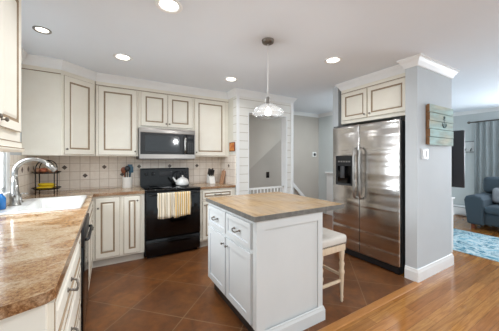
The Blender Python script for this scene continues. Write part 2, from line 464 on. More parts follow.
# shiplap wall with doorway to the stairs
OX0, OX1, OZ = 1.985, 2.795, 2.10
m = MB()
m.box(SWX, OX0, SHY, SHY + .12, 0, CZ); m.box(OX1, 2.93, SHY, SHY + .12, 0, CZ); m.box(OX0, OX1, SHY, SHY + .12, OZ, CZ)
struct(m.build('wall_shiplap', 'shiplap'))
m = MB(); m.box(OX1 - .022, OX1 + .002, SHY - .012, SHY + .13, 0, OZ); m.box(OX0 - .002, OX0 + .012, SHY - .004, SHY + .13, 0, OZ); m.box(OX0, OX1, SHY - .004, SHY + .13, OZ - .012, OZ + .002)
struct(m.build('trim_1', 'trim_white'))
struct(MB().box(SWX - .004, SWX + .045, SHY - .012, SHY - .0005, 0, CZ).build('trim_2', 'trim_white'))
struct(MB().box(2.885, 2.942, SHY - .012, SHY + .125, 0, CZ).build('trim_3', 'trim_white'))
struct(MB().box(SWX + .12, HRX + .12, HBY, HBY + .12, 0, CZ).build('wall_hall_back', 'wall_grey'))
struct(MB().box(HRX, HRX + .12, 2.46, HBY, 0, CZ).build('wall_hall_right', 'wall_living'))
# stub wall that ends the fridge alcove, alcove back and far side
struct(MB().box(2.885, 3.745, 1.314, 1.434, 0, CZ).build('wall_stub', 'wall_paint'))
struct(MB().box(3.665, 3.745, 1.434, 2.46, 0, CZ).build('wall_alcove_back', 'wall_paint'))
struct(MB().box(3.02, HRX, 2.46, 2.56, 0, CZ).build('wall_alcove_far', 'wall_paint'))
# living room far wall with window hole behind the curtain
m = MB(); m.box(FLX, FLX + .12, 1.60, 4.4, 0, CZ); m.box(FLX, FLX + .12, -1.2, 1.60, 0, 0.75); m.box(FLX, FLX + .12, -1.2, 1.60, 2.1, CZ); m.box(FLX, FLX + .12, -3.6, -1.2, 0, CZ)
struct(m.build('wall_far', 'wall_living'))
struct(MB().box(HRX + .12, FLX, 4.3, 4.4, 0, CZ).build('wall_living_back', 'wall_living'))
# sloped underside of the upper stair seen through the doorway
A = (2.54, 1.372); B = (3.337, 2.005); sl = (B[1] - A[1]) / (B[0] - A[0])
zx = lambda x: A[1] + sl * (x - A[0])
m = MB(); m.extr([(1.90, 3.80, zx(1.90)), (3.25, 3.80, zx(3.25)), (3.25, 3.80, CZ), (1.90, 3.80, CZ)], (0, 0.498, 0))
struct(m.build('ceiling_stair_slope', 'soffit_lit'))
m = MB(); m.extr([(3.45, 4.26, 1.03), (4.2, 4.26, 0.31), (4.2, 4.26, 0.21), (3.45, 4.26, 0.93)], (0, 0.039, 0))
struct(m.build('trim_4', 'trim_white'))
# chair rail and wainscot on the hall wall
m = MB(); m.box(HRX - .045, HRX, 2.56, 4.06, 0.985, 1.02); m.box(HRX - .02, HRX, 2.56, 4.03, 0.0, 0.985)
struct(m.build('trim_5', 'trim_white', bevel=.006))
# crown mouldings
CR = [(0, CZ), (0, CZ - .098), (.010, CZ - .098), (.013, CZ - .086), (.030, CZ - .050), (.048, CZ - .028), (.053, CZ - .017), (.062, CZ - .015), (.062, CZ)]
CRs = [(o * .7, CZ - (CZ - z) * .8) for o, z in CR]
CY, CD = 3.70, 3.43                                 # upper cabinet faces
E_END, DG0, DG1 = (LWX, CD), (-0.456, CD), (-0.14, CY)
def crown(n, path, side=1, prof=CR):
    struct(MB().sweep(path, prof, side).build('trim_%d' % n, 'trim_white'))
crown(6, [E_END, DG0, DG1, (SWX, CY)])
crown(7, [(SWX, CY), (SWX, SHY), (2.93, SHY), (2.93, SHY + .12)])
FCX, FCY = 3.0, 2.385                                # face / far end of cabinet above the fridge
crown(8, [(3.30, FCY), (FCX, FCY), (FCX, 1.434), (2.885, 1.434), (2.885, 1.314), (3.745, 1.314), (3.745, 1.9)], 1)
crown(9, [(SWX + .13, HBY), (HRX, HBY), (HRX, 2.56)], 1, CRs)
crown(10, [(FLX, 4.3), (FLX, -3.6)], 1, CRs)
crown(11, [(LWX, 1.97), (LWX, CD)], 1)
crown(12, [(-0.456, 1.1), (-0.456, 1.955), (LWX, 1.955)], 1)
# baseboards
BB = [(0, 0), (.018, 0), (.018, .10), (.012, .115), (.010, .13), (.0, .135)]
struct(MB().sweep([(2.885, 1.434), (2.885, 1.314), (3.745, 1.314), (3.745, 1.434)], BB, 1).build('baseboard_stub', 'trim_white'))
struct(MB().sweep([(FLX, 4.3), (FLX, -3.6)], BB, 1).build('baseboard_far', 'trim_white'))
struct(MB().sweep([(2.93, SHY + .12), (2.93, SHY - .013), (OX1, SHY - .013)], BB, -1).build('baseboard_shiplap', 'trim_white'))
# oak threshold strip between tile and planks
m = MB(); m.extr([(LWX, 1.262, 0.0), (LWX, 1.272, .004), (LWX, 1.325, .004), (LWX, 1.335, 0.0)], (2.885 - LWX, 0, 0))
struct(m.build('trim_13', 'threshold_oak'))
# kitchen window: frame, sash, sill, glass
m = MB()
m.box(LWX + .0005, LWX + .012, WY1, WY1 + .075, WZ0 - .06, WZ1 + .07); m.box(LWX + .0005, LWX + .012, WY0 - .075, WY0, WZ0 - .06, WZ1 + .07)
m.box(LWX - .02, LWX + .02, WY0, WY1, WZ1, WZ1 + .07); m.box(LWX - .02, LWX + .045, WY0 - .09, WY1 + .09, WZ0 - .06, WZ0 - .025)
for y in (WY0, WY1 - .04): m.box(LWX - .024, LWX - .002, y, y + .04, WZ0 - .02, WZ1)
for z in (WZ0 - .02, (WZ0 + WZ1) / 2 - .02, WZ1 - .04): m.box(LWX - .024, LWX - .002, WY0, WY1, z, z + .04)
w1 = struct(m.build('window_1', 'trim_white', bevel=.004))
MB().box(LWX - .012, LWX - .009, WY0 + .02, WY1 - .02, WZ0, WZ1 - .02).build('window_pane', 'pane_glass', w1)
# living window
m = MB()
for y in (-1.2, 0.17, 1.54): m.box(FLX + .02, FLX + .08, y, y + .06, .75, 2.1)
for z in (.75, 1.4, 2.04): m.box(FLX + .02, FLX + .08, -1.2, 1.6, z, z + .06)
m.box(FLX - .02, FLX, 1.6, 1.68, .70, 2.17); m.box(FLX - .02, FLX, -1.28, 1.68, 2.1, 2.18); m.box(FLX - .03, FLX, -1.28, 1.68, .70, .75)
w2 = struct(m.build('window_2', 'trim_white'))
MB().box(FLX + .045, FLX + .05, -1.17, 1.57, .78, 2.06).build('window_pane', 'pane_glass', w2)
# backsplash with diamond accents
TY = 4.04
def diamond(m, p, u, r=.031, d=.003):
    p = Vector(p); u = Vector(u); n = u.cross(Vector((0, 0, 1))) * d
    m.extr([p + u * r, p + Vector((0, 0, r)), p - u * r, p - Vector((0, 0, r))], n, 1)
m = MB(); m.box(LWX + .012, SWX - .012, TY, BWY, .90, 1.40)
k = 0; x = -0.728
while x < 1.72:
    if x > LWX + .08: diamond(m, (x, TY, 1.216 if k % 2 else 1.10), (1, 0, 0))
    x += .2285; k += 1
struct(m.build('backsplash_back', ['wall_tile', 'accent_tile'], recalc=True))
m = MB(); m.box(SWX - .012, SWX, SHY + .03, TY + .01, .90, 1.40)
for i, y in enumerate((3.893, 3.665)): diamond(m, (SWX - .012, y, 1.10 if i == 0 else 1.216), (0, -1, 0))
struct(m.build('backsplash_side', ['wall_tile', 'accent_tile']))
m = MB(); m.box(LWX, LWX + .012, .95, WY0 - .092, .90, 1.372); m.box(LWX, LWX + .012, WY0 - .092, WY1 + .092, .90, WZ0 - .062); m.box(LWX, LWX + .012, WY1 + .092, TY + .01, .90, 1.368)
for i in range(5): diamond(m, (LWX + .012, 3.40 + i * .114 * 1.0 - .0 if i < 5 else 0, 1.10 if i % 2 else 1.216), (0, 1, 0)) if i in (0, 2, 4) else None
struct(m.build('backsplash_left', ['wall_tile', 'accent_tile']))

# ================================================================= CABINETS
def panel(w, h, t=.02, rail=.05, g=1, flat=False):
    """door or drawer front: local x across (0..w), z up (0..h), front at y=-t; mats 0 paint, 1 groove"""
    m = MB()
    rings = [(0, 0, 0), (0, -t + .003, 0), (.003, -t, 1), (rail, -t, 0), (rail + .006, -t + .006, 1), (rail + .019, -t + .006, 1), (rail + .032, -t + .001, 0)]
    if flat: rings = [(0, 0, 0), (0, -t + .003, 0), (.003, -t, 1), (rail, -t, 0), (rail + .005, -t + .007, 1), (rail + .006, -t + .007, 0)]
    R = []
    for ins, y, mi in rings:
        R.append([m.bm.verts.new(p) for p in ((ins, y, ins), (w - ins, y, ins), (w - ins, y, h - ins), (ins, y, h - ins))])
    for i in range(1, len(R)):
        for k in range(4):
            f = m.bm.faces.new((R[i - 1][k], R[i - 1][(k + 1) % 4], R[i][(k + 1) % 4], R[i][k])); f.material_index = rings[i][2]
    m.bm.faces.new(R[-1]); m.bm.faces.new(R[0][::-1])
    return m
def knob(parent, x, z, y=-.02, mat='pewter'):
    m = MB(); m.lathe([(0, 0), (.007, 0), (.004, .005), (.004, .012), (.010, .016), (.0115, .021), (.008, .026), (0, .027)], 14)
    for v in m.bm.verts: v.co = Vector((v.co.x, -v.co.z, v.co.y))
    return m.build('knob', mat, parent, loc=(x, y, z))
def pull(parent, x, z, y=-.02, L=.10, mat='pewter', drop=0.0):
    m = MB(); h = L / 2
    pts = [(-h, 0, 0), (-h, -.012, 0), (-h * .92, -.024, -.3 * drop), (-h * .5, -.030, -drop), (0, -.031, -drop * 1.15), (h * .5, -.030, -drop), (h * .92, -.024, -.3 * drop), (h, -.012, 0), (h, 0, 0)]
    m.tube(pts, [.006, .0055, .005, .005, .0055, .005, .005, .0055, .006], 8)
    for sx in (-h, h): m.lathe([(0, 0), (.010, 0), (.010, -.003), (.006, -.005)], 12, (sx, 0, 0), 'Y')
    return m.build('pull', mat, parent, loc=(x, y, z))
def cabinet(name, label, loc, rz, w, d, h, doors=(), drawers=(), mats=('cream_paint', 'glaze'), toe=0.0, toe_mat='toe_white', base_z=0.0, group=None, cat='cabinet', rail=.05, pullkw=None, hardware='pewter', lip=0.0, hollow=False, pull_at=.5):
    """front-left-bottom corner at loc; local x along the front, +y into the cabinet. doors: (x0,x1,z0,z1,knob) ; drawers: (x0,x1,z0,z1)"""
    r = thing(name, label, cat, loc, rz, group)
    m = MB()
    if hollow:
        m.box(0, w, 0, .018, toe, h); m.box(0, w, d - .012, d, toe, h); m.box(0, .016, .018, d - .012, toe, h); m.box(w - .016, w, .018, d - .012, toe, h); m.box(.016, w - .016, .018, d - .012, toe, toe + .02)
    else: m.box(0, w, 0, d, toe, h)
    if lip: m.box(-.002, w + .002, -.012, d, h, h + lip)
    m.build('carcass', mats[0], r)
    if toe: MB().box(.002, w - .002, .055, d, 0, toe).build('toe_kick', toe_mat, r)
    for (x0, x1, z0, z1, kx) in doors:
        dd = panel(x1 - x0, z1 - z0, rail=rail, flat=(mats[0] == 'island_paint')).build('door', list(mats), r, loc=(x0, 0, z0))
        if kx is not None: knob(dd, kx[0] if kx[0] >= 0 else (x1 - x0) + kx[0], kx[1] if kx[1] >= 0 else (z1 - z0) + kx[1], mat=hardware)
    for (x0, x1, z0, z1) in drawers:
        dd = panel(x1 - x0, z1 - z0, rail=min(rail, .032), flat=(mats[0] == 'island_paint')).build('drawer', list(mats), r, loc=(x0, 0, z0))
        pull(dd, (x1 - x0) * pull_at, (z1 - z0) / 2, mat=hardware, **(pullkw or {}))
    return r
UG = 'cream wall cabinets'
BZ, TZ = 1.37, 2.355
def rail_strip(r, w, z=2.294 - 1.37):
    MB().box(-.001, w + .001, -.006, -.0003, z - .004, z + .004).build('glaze_line', 'glaze', r)
# wall cabinets, back wall: left single, above microwave pair, right single
UD = BWY - CY - .002
c = cabinet('wall_cabinet', 'tall single-door cream wall cabinet left of the microwave', (-.135, CY, BZ), 0, .505, UD, TZ - BZ, [(.03, .485, .015, .912, (-.022, .05))], group=None, rail=.06); rail_strip(c, .505)
c = cabinet('wall_cabinet', 'short two-door cream wall cabinet above the microwave', (.372, CY, 1.77), 0, .790, UD, TZ - 1.77, [(.03, .392, .03, .512, (-.022, .045)), (.396, .765, .03, .512, (.022, .045))], rail=.06); rail_strip(c, .790, 2.294 - 1.77)
c = cabinet('wall_cabinet', 'tall single-door cream wall cabinet right of the microwave', (1.164, CY, BZ), 0, SWX - 1.166, UD, TZ - BZ, [(.012, .545, .015, .912, (.024, .05))], rail=.06); rail_strip(c, SWX - 1.166)
# corner diagonal wall cabinet
r = thing('corner_cabinet', 'diagonal corner cream wall cabinet with one door and plain side panel', 'cabinet', (LWX, BWY, BZ))
loc = lambda p: (p[0] - LWX, p[1] - BWY)
MB().prism([loc((LWX + .002, BWY - .012)), loc((LWX + .002, CD)), loc(DG0), loc((DG1[0] - .002, CY)), loc((DG1[0] - .002, BWY - .012))], 0, TZ - BZ).build('carcass', 'cream_paint', r)
MB().box(.002, DG0[0] - LWX, CD - BWY - .006, CD - BWY - .0003, 2.294 - BZ - .004, 2.294 - BZ + .004).build('glaze_line', 'glaze', r)
dv = Vector((DG1[0] - DG0[0], DG1[1] - DG0[1])); dl = dv.length; ang = math.atan2(dv.y, dv.x); dn = dv.normalized()
p0 = Vector(loc(DG0)) + dn * .022
dd = panel(dl - .05, .905, rail=.06).build('door', ['cream_paint', 'glaze'], r, loc=(p0.x, p0.y, .015), rz=ang)
knob(dd, .022, .06)
# wall cabinet over the sink run, nearest the viewpoint (on the left wall, facing +x)
XN = -.456
cabinet('wall_cabinet', 'near cream wall cabinet at the left edge with dark knob', (XN, 1.13, BZ), PI / 2, .825, XN - LWX - .002, TZ - BZ,
        [(.015, .405, .115, .91, (-.03, .04)), (.42, .765, .115, .91, (.035, .035))], rail=.05)
cab = bpy.data.objects[[o.name for o in C.objects if o.get('label', '').startswith('near cream')][0]]
m = MB(); m.sweep([(-.0, 0), (.825, 0), (.825, XN - LWX - .01)], [(0, 0), (.008, 0), (.016, .012), (.016, .02), (.006, .03), (.006, .055), (0, .055)], 1)
m.build('light_rail', 'cream_paint', cab)
m = MB(); m.box(.0, .832, -.0175, -.008, .020, .0245); m.box(.0, .826, -.0075, -.0003, .055, .060); m.build('glaze_line', 'glaze', cab)
# cabinet above the fridge (faces -x)
c = cabinet('wall_cabinet', 'cream two-door cabinet above the stainless fridge', (FCX, FCY, 1.845), -PI / 2, FCY - 1.436, 3.663 - FCX, TZ - 1.845,
        [(.03, .42, .045, .435, (-.03, .045)), (.43, .92, .045, .435, (.035, .045))], rail=.05); rail_strip(c, FCY - 1.436, 2.294 - 1.845)
# base cabinets, back wall
FY = 3.44; BD = TY - FY - .002; CTZ = .877
cabinet('base_cabinet', 'cream two-door base cabinet left of the black range', (-.17, FY, 0), 0, .588, BD, CTZ,
        [(.040, .300, .125, .855, (.03, -.12)), (.345, .535, .125, .855, (-.035, -.06))], toe=.10, rail=.055)
cabinet('base_cabinet', 'cream base cabinet with drawer right of the black range', (1.176, FY, 0), 0, SWX - .012 - 1.178, BD, CTZ,
        [(.035, .53, .125, .70, (.03, -.06))], [(.035, .53, .725, .855)], toe=.10, rail=.05)
# left run, facing +x : origin at smallest y, local x -> +y
LX = -.17; LD = LX - LWX - .014
cabinet('base_cabinet', 'cream three-drawer base cabinet at the near end of the granite counter', (LX, .985, 0), PI / 2, .945, LD, CTZ,
        [], [(.03, .915, .66, .855), (.03, .915, .395, .645), (.03, .915, .125, .38)], toe=.10, rail=.05, pullkw=dict(L=.11, drop=.02), pull_at=.39)
end_ = [o for o in C.objects if o.get('label', '').startswith('cream three-drawer')][0]
cabinet('base_cabinet', 'cream sink base cabinet with two doors beyond the dishwasher', (LX, 2.456, 0), PI / 2, .954, LD, CTZ,
        [(.03, .46, .125, .68, (-.03, -.06)), (.47, .90, .125, .68, (.03, -.06)), (.03, .90, .70, .855, None)], toe=.10, rail=.045, hollow=True)
# dishwasher
r = thing('dishwasher', 'black dishwasher built in beside the drawers under the left counter', 'dishwasher', (LX, 1.935, 0), PI / 2)
MB().box(0.005, .518, .0, LD, .10, CTZ - .002).build('tub_body', 'dark_grey', r)
MB().rbox(.006, .517, -.03, -.001, .12, .74, .004).build('door', 'black_enamel', r)
MB().rbox(.006, .517, -.035, -.001, .745, .872, .004).build('control_panel', 'black_plastic', r)
MB().box(.01, .515, .05, LD, 0, .10).build('toe_kick', 'black_plastic', r)
m = MB(); m.tube([(.06, -.036, .775), (.06, -.05, .775), (.09, -.055, .775), (.43, -.055, .775), (.46, -.05, .775), (.46, -.036, .775)], .010, 10); m.build('handle', 'black_plastic', r)

# ---------------------------------------------------------------- countertops
CT0, CT1 = CTZ, .914
SX0, SX1, SY0, SY1 = -.735, -.215, 2.475, 3.235      # sink cut-out
FX = -.145; FYB = 3.412
def bull(m, mi=0): return m
m = MB()
m.prism([(LWX + .013, .935), (-.265, .935), (FX - .02, .968), (FX, .995), (FX, SY0), (LWX + .013, SY0)], CT0, CT1)
m.box(LWX + .013, SX0, SY0, SY1, CT0, CT1); m.box(SX1, FX, SY0, SY1, CT0, CT1)
m.box(LWX + .013, FX, SY1, FYB, CT0, CT1); m.box(LWX + .013, 0.419, FYB, TY - .001, CT0, CT1)
bmesh.ops.remove_doubles(m.bm, verts=m.bm.verts[:], dist=1e-4)
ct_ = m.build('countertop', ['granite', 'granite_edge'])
tag(ct_, 'L-shaped tan and brown granite countertop around the sink', 'countertop')
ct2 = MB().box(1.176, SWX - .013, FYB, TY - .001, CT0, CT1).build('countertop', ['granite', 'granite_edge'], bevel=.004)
tag(ct2, 'short granite countertop right of the black range', 'countertop')

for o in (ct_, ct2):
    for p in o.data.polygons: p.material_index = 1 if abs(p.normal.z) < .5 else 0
# ---------------------------------------------------------------- sink
r = thing('kitchen_sink', 'white drop-in kitchen sink set in the granite counter', 'sink', ((SX0 + SX1) / 2, (SY0 + SY1) / 2, CT1))
hx_, hy_ = (SX1 - SX0) / 2 - .004, (SY1 - SY0) / 2 - .004
m = MB()
def ring(a, b, z, rr, n=4, sh=0.0):
    pts = []
    for (cx_, cy_, a0) in ((a - rr, b - rr, 0), (-a + rr, b - rr, 90), (-a + rr, -b + rr, 180), (a - rr, -b + rr, 270)):
        for k in range(n + 1):
            t_ = math.radians(a0 + 90 * k / n); pts.append(m.bm.verts.new((sh + cx_ + rr * math.cos(t_), cy_ + rr * math.sin(t_), z)))
    return pts
R_ = [ring(hx_ + .022, hy_ + .022, .001, .03), ring(hx_ + .022, hy_ + .022, .010, .03), ring(hx_ + .012, hy_ + .012, .014, .03), ring(hx_ - .075, hy_ - .03, .013, .04, sh=.05), ring(hx_ - .081, hy_ - .036, .004, .045, sh=.05),
      ring(hx_ - .09, hy_ - .045, -.15, .05, sh=.05), ring(hx_ - .13, hy_ - .085, -.185, .05, sh=.05)]
for i in range(len(R_) - 1):
    n = len(R_[0])
    for k in range(n):
        f = m.bm.faces.new((R_[i][k], R_[i][(k + 1) % n], R_[i + 1][(k + 1) % n], R_[i + 1][k])); f.smooth = True
m.bm.faces.new(R_[-1])
m.build('basin', 'porcelain', r)
MB().lathe([(.04, -.185), (.04, -.182), (.03, -.182), (.0, -.184)], 20, (.05, 0, 0)).build('drain', 'chrome', r)
# faucet
r = thing('kitchen_faucet', 'tall arched brushed steel faucet with pull-down head behind the sink', 'faucet', (-.695, 2.83, CT1 + .0135))
m = MB(); m.lathe([(.042, 0), (.042, .008), (.034, .016), (.031, .06), (.034, .066), (.034, .105), (.029, .115), (.024, .20), (.020, .25)], 20)
m.build('body', 'nickel', r)
pts = [(0, 0, .24)]
for k in range(15):
    a = PI - PI * .80 * k / 14
    pts.append((.125 + .125 * math.cos(a), 0, .285 + .115 * math.sin(a)))
m = MB(); m.tube(pts, [.020 - .0002 * k for k in range(len(pts))], 14); m.build('spout', 'nickel', r)
e = Vector(pts[-1]); d_ = (Vector(pts[-1]) - Vector(pts[-2])).normalized()
m = MB(); m.tube([e - d_ * .01, e + d_ * .02, e + d_ * .07, e + d_ * .08], [.019, .022, .026, .023], 14); m.build('spray_head', 'nickel', r)
m = MB(); m.tube([(0, -.02, .085), (.01, -.055, .085)], .013, 12); m.tube([(.01, -.05, .085), (.02, -.062, .10), (.03, -.068, .16), (.034, -.07, .18)], [.010, .008, .0065, .006], 10); m.build('lever', 'nickel', r)
# soap dispenser
r = thing('soap_dispenser', 'small brushed steel soap pump beside the faucet', 'soap pump', (-.695, 3.0, CT1 + .0135))
MB().lathe([(.02, 0), (.02, .006), (.012, .012), (.010, .05), (.0, .05)], 14).build('base', 'nickel', r)
m = MB(); m.tube([(0, 0, .045), (0, 0, .075), (.01, 0, .083), (.05, 0, .078)], .006, 8); m.build('nozzle', 'nickel', r)
# blue soap bottle
r = thing('soap_bottle', 'blue bottle of dish soap by the window behind the sink', 'bottle', (-.735, 2.66, CT1 + .0135))
m = MB(); m.lathe([(.0, 0), (.026, 0), (.03, .006), (.03, .085), (.026, .10), (.012, .115), (.012, .125)], 18); m.build('bottle_body', 'blue_soap', r)
MB().lathe([(.013, .1255), (.013, .138), (.006, .142), (.005, .155), (0, .155)], 12).build('cap', 'trim_white', r)

# two-tier wire basket with fruit
BX, BY = -.63, 3.72
r = thing('wire_basket_stand', 'black wire two-tier fruit stand in the counter corner', 'fruit stand', (BX, BY, CT1))
def basket(z, rx, ry, hgt):
    m = MB()
    el = lambda zz, s_: [(rx * s_ * math.cos(2 * PI * k / 28), ry * s_ * math.sin(2 * PI * k / 28), zz) for k in range(28)]
    m.tube(el(z + hgt, 1), .005, 6, closed=True); m.tube(el(z, .86), .004, 6, closed=True)
    for k in range(14):
        a = 2 * PI * k / 14
        m.tube([(rx * math.cos(a), ry * math.sin(a), z + hgt), (rx * .86 * math.cos(a), ry * .86 * math.sin(a), z)], .0022, 5)
    for k in range(-4, 5):
        y = k / 5 * ry * .86; hh = rx * .86 * math.sqrt(max(0, 1 - (k / 5) ** 2))
        m.tube([(-hh, y, z), (hh, y, z)], .0022, 5)
    return m
basket(.055, .135, .115, .018).build('lower_basket', 'dark_bronze', r)
basket(.245, .135, .105, .018).build('upper_basket', 'dark_bronze', r)
for k in (-1, 1):
    m = MB()
    arc = [(.085 * math.cos(a), k * .095, .30 + .10 * math.sin(a)) for a in [PI * q / 12 for q in range(13)]]
    m.tube([(.085, k * .095, 0), (.085, k * .095, .15)] + arc + [(-.085, k * .095, .15), (-.085, k * .095, 0)], .0055, 8)
    m.build('frame', 'dark_bronze', r)
# fruit : things of their own
def banana(loc, rz, label):
    r_ = thing('banana', label, 'fruit', loc, rz, 'bananas in the wire stand')
    m = MB(); pts = []; rs = []
    for i in range(11):
        a = -1.0 + 2.0 * i / 10
        pts.append((.085 * math.sin(a), .022 * (1 - math.cos(a)), .0)); rs.append(max(.004, .019 * math.sqrt(max(0, 1 - (abs(i - 5) / 5.4) ** 3))))
    m.tube(pts, rs, 8); m.build('banana_skin', 'banana', r_)
    MB().tube([(.085 * math.sin(1.0), .022 * (1 - math.cos(1.0)), 0), (.095 * math.sin(1.05) + .005, .022 * (1 - math.cos(1.2)), .004)], [.005, .004], 6).build('stem', 'wood_tool', r_)
    return r_
lab_b = 'yellow banana lying in the lower basket of the wire stand'
for i, (dx, dy, dz, rz) in enumerate(((-.01, -.068, 0, .0), (.01, -.022, 0, .0), (-.01, .026, 0, .0), (.0, .068, 0, PI), (.015, -.045, .034, .0), (-.015, .005, .034, .0))):
    banana((BX + dx, BY + dy, CT1 + .0765 + dz), rz, lab_b)
for i, (dx, dy, mm) in enumerate(((-.08, -.02, 'onion'), (-.028, -.045, 'apple_red'), (.045, -.035, 'onion'), (-.03, .035, 'apple_red'), (.06, .035, 'apple_red'))):
    kind = 'onion' if mm == 'onion' else 'apple'
    r_ = thing(kind, ('round tan onion' if mm == 'onion' else 'round red apple') + ' in the upper basket of the wire stand', 'fruit' if kind == 'apple' else 'vegetable', (BX + dx, BY + dy, CT1 + .2475), 0, 'onions in the upper basket' if kind == 'onion' else 'apples in the upper basket')
    m = MB(); m.lathe([(.0, .004), (.014, .0), (.028, .012), (.034, .034), (.028, .054), (.012, .062), (0, .056)], 16); m.build('flesh', mm, r_)
    MB().tube([(0, 0, .056), (.003, 0, .07)], .0022, 6).build('stem', 'wood_tool', r_)

# ---------------------------------------------------------------- utensil crock
r = thing('utensil_crock', 'white ceramic crock holding cooking utensils left of the range', 'crock', (.245, 3.90, CT1))
m = MB(); m.lathe([(0, 0), (.062, 0), (.066, .006), (.066, .15), (.068, .155), (.060, .155), (.058, .02), (0, .018)], 24); m.build('crock', 'white_enamel', r)
def utensil(name, label, dx, dy, lean, rz, L, head, mat, hmat):
    o = thing(name, label, 'utensil', (.245 + dx, 3.90 + dy, CT1 + .022), rz)
    m = MB(); m.tube([(0, 0, 0), (lean * L, 0, L)], [.006, .007], 8); m.build('handle', mat, o)
    m = MB(); px, pz = lean * L, L
    if head == 'spoon': m.sphere((px + lean * .04, 0, pz + .035), .035, sc=(1, .35, 1.25))
    elif head == 'spatula': m.rbox(px - .03, px + .035, -.004, .004, pz - .005, pz + .085, .003)
    elif head == 'ladle': m.sphere((px, .014, pz + .01), .030, sc=(1, .7, .8))
    else:
        for k in range(5):
            m.tube([(px + (k - 2) * .003, 0, pz - .01), (px + (k - 2) * .012, 0, pz + .04), (px + (k - 2) * .003, 0, pz + .085)], .0025, 5)
    m.build('head', hmat, o); return o
utensil('spoon', 'brown wooden spoon leaning left in the white crock', -.018, -.012, -.13, 0, .20, 'spoon', 'wood_tool', 'wood_tool')
utensil('spoon', 'dark spoon standing in the middle of the white crock', -.002, -.034, .0, 0, .22, 'spoon', 'black_plastic', 'black_plastic')
utensil('spatula', 'teal spatula leaning right in the white crock', .018, -.012, .13, 0, .20, 'spatula', 'teal_tool', 'teal_tool')
utensil('spatula', 'blue spatula at the back of the white crock', .012, .024, .10, 0, .23, 'spatula', 'teal_tool', 'teal_tool')
utensil('ladle', 'black ladle at the back left of the white crock', -.020, .040, -.03, 0, .205, 'ladle', 'black_plastic', 'black_plastic')

# ================================================================= RANGE
RX0, RX1 = .424, 1.170
RW = RX1 - RX0
r = thing('electric_range', 'black freestanding electric range with towels on its oven door', 'stove', (RX0, 3.42, 0))
RD = TY - 3.42 - .004
m = MB(); m.box(0, RW, 0, RD, .04, .895); m.box(.03, RW - .03, .04, RD - .02, 0, .04); m.build('body', 'black_enamel', r)
MB().rbox(-.004, RW + .004, -.03, RD - .09, .896, .918, .006).build('cooktop', 'black_glass', r)
for i, (bx, by, rr) in enumerate(((.17, .13, .10), (.17, .38, .075), (.56, .13, .075), (.56, .38, .10))):
    m = MB(); m.lathe([(rr, .9184), (rr, .9188), (rr - .006, .9188), (rr - .006, .9184)], 32, (bx, by, 0)); m.build('burner_ring', 'dark_grey', r)
m = MB(); m.extr([(0, RD - .075, .897), (0, RD - .06, 1.17), (0, RD - .045, 1.185), (0, RD, 1.185), (0, RD, .897)], (RW, 0, 0)); bg_ = m.build('control_panel', 'black_enamel', r, bevel=.006)
for kx in (.085, .18, .57, .665):
    m = MB(); m.lathe([(.026, 0), (.026, -.006), (.020, -.012), (.018, -.026), (0, -.027)], 18, (0, 0, 0), 'Y'); m.box(-.003, .003, -.030, -.02, -.016, .016)
    m.build('knob', 'dark_grey', bg_, loc=(kx, RD - .069, 1.10))
MB().rbox(.27, .47, RD - .072, RD - .064, 1.06, 1.14, .003).build('display', 'dark_grey', bg_)
od = MB().rbox(.005, RW - .005, -.035, -.001, .27, .885, .006).build('oven_door', 'black_enamel', r)
MB().rbox(.10, RW - .10, -.0375, -.0352, .36, .74, .001).build('oven_window', 'black_glass', od)
m = MB(); m.tube([(.05, -.036, .855), (.05, -.072, .855), (.075, -.082, .855), (RW - .075, -.082, .855), (RW - .05, -.072, .855), (RW - .05, -.036, .855)], .011, 10); m.build('oven_handle', 'black_enamel', od)
dr = MB().rbox(.005, RW - .005, -.03, -.001, .045, .255, .006).build('drawer', 'black_enamel', r)
m = MB(); m.tube([(.08, -.034, .215), (.20, -.042, .218), (RW / 2, -.045, .219), (RW - .20, -.042, .218), (RW - .08, -.034, .215)], .009, 8); m.build('drawer_handle', 'black_enamel', dr)
# towels over the handle
def towel(label, x0, x1, ztop, zbot, mat, ph):
    o = thing('dish_towel', label, 'towel', (RX0 + x0, 3.42 - .082, 0), 0)
    W = x1 - x0; m = MB(); nx = 22; rows = []
    prof = [(.016, ztop - .19), (.0165, ztop - .02), (.012, ztop - .004), (0, ztop), (-.012, ztop - .004), (-.0165, ztop - .02)] + [(-.0165 - .006 * k / 8, ztop - .02 - (ztop - .02 - zbot) * k / 8) for k in range(1, 9)]
    for j, (y, z) in enumerate(prof):
        row = []
        for i in range(nx + 1):
            u = i / nx; w = (0.0075 * math.sin(u * 15 + ph) + .004 * math.sin(u * 31 + ph)) * max(0, (j - 4)) / 9
            row.append(m.bm.verts.new((u * W + .004 * math.sin(j * .7 + ph) * (j > 6), y + (w if j > 5 else 0), z - (.012 * math.sin(u * 3 + ph) if j == len(prof) - 1 else 0))))
        rows.append(row)
    for j in range(len(rows) - 1):
        for i in range(nx):
            f = m.bm.faces.new((rows[j][i], rows[j][i + 1], rows[j + 1][i + 1], rows[j + 1][i])); f.smooth = True
    cl = m.build('cloth', mat, o)
    s_ = cl.modifiers.new('thick', 'SOLIDIFY'); s_.thickness = .004; s_.offset = 0
    return o
towel('pale grey-striped dish towel, left of the two on the oven handle', .140, .350, .876, .548, 'towel_pale', 0.3)
towel('yellow-striped dish towel, right of the two on the oven handle', .353, .580, .876, .542, 'towel_gold', 1.9)
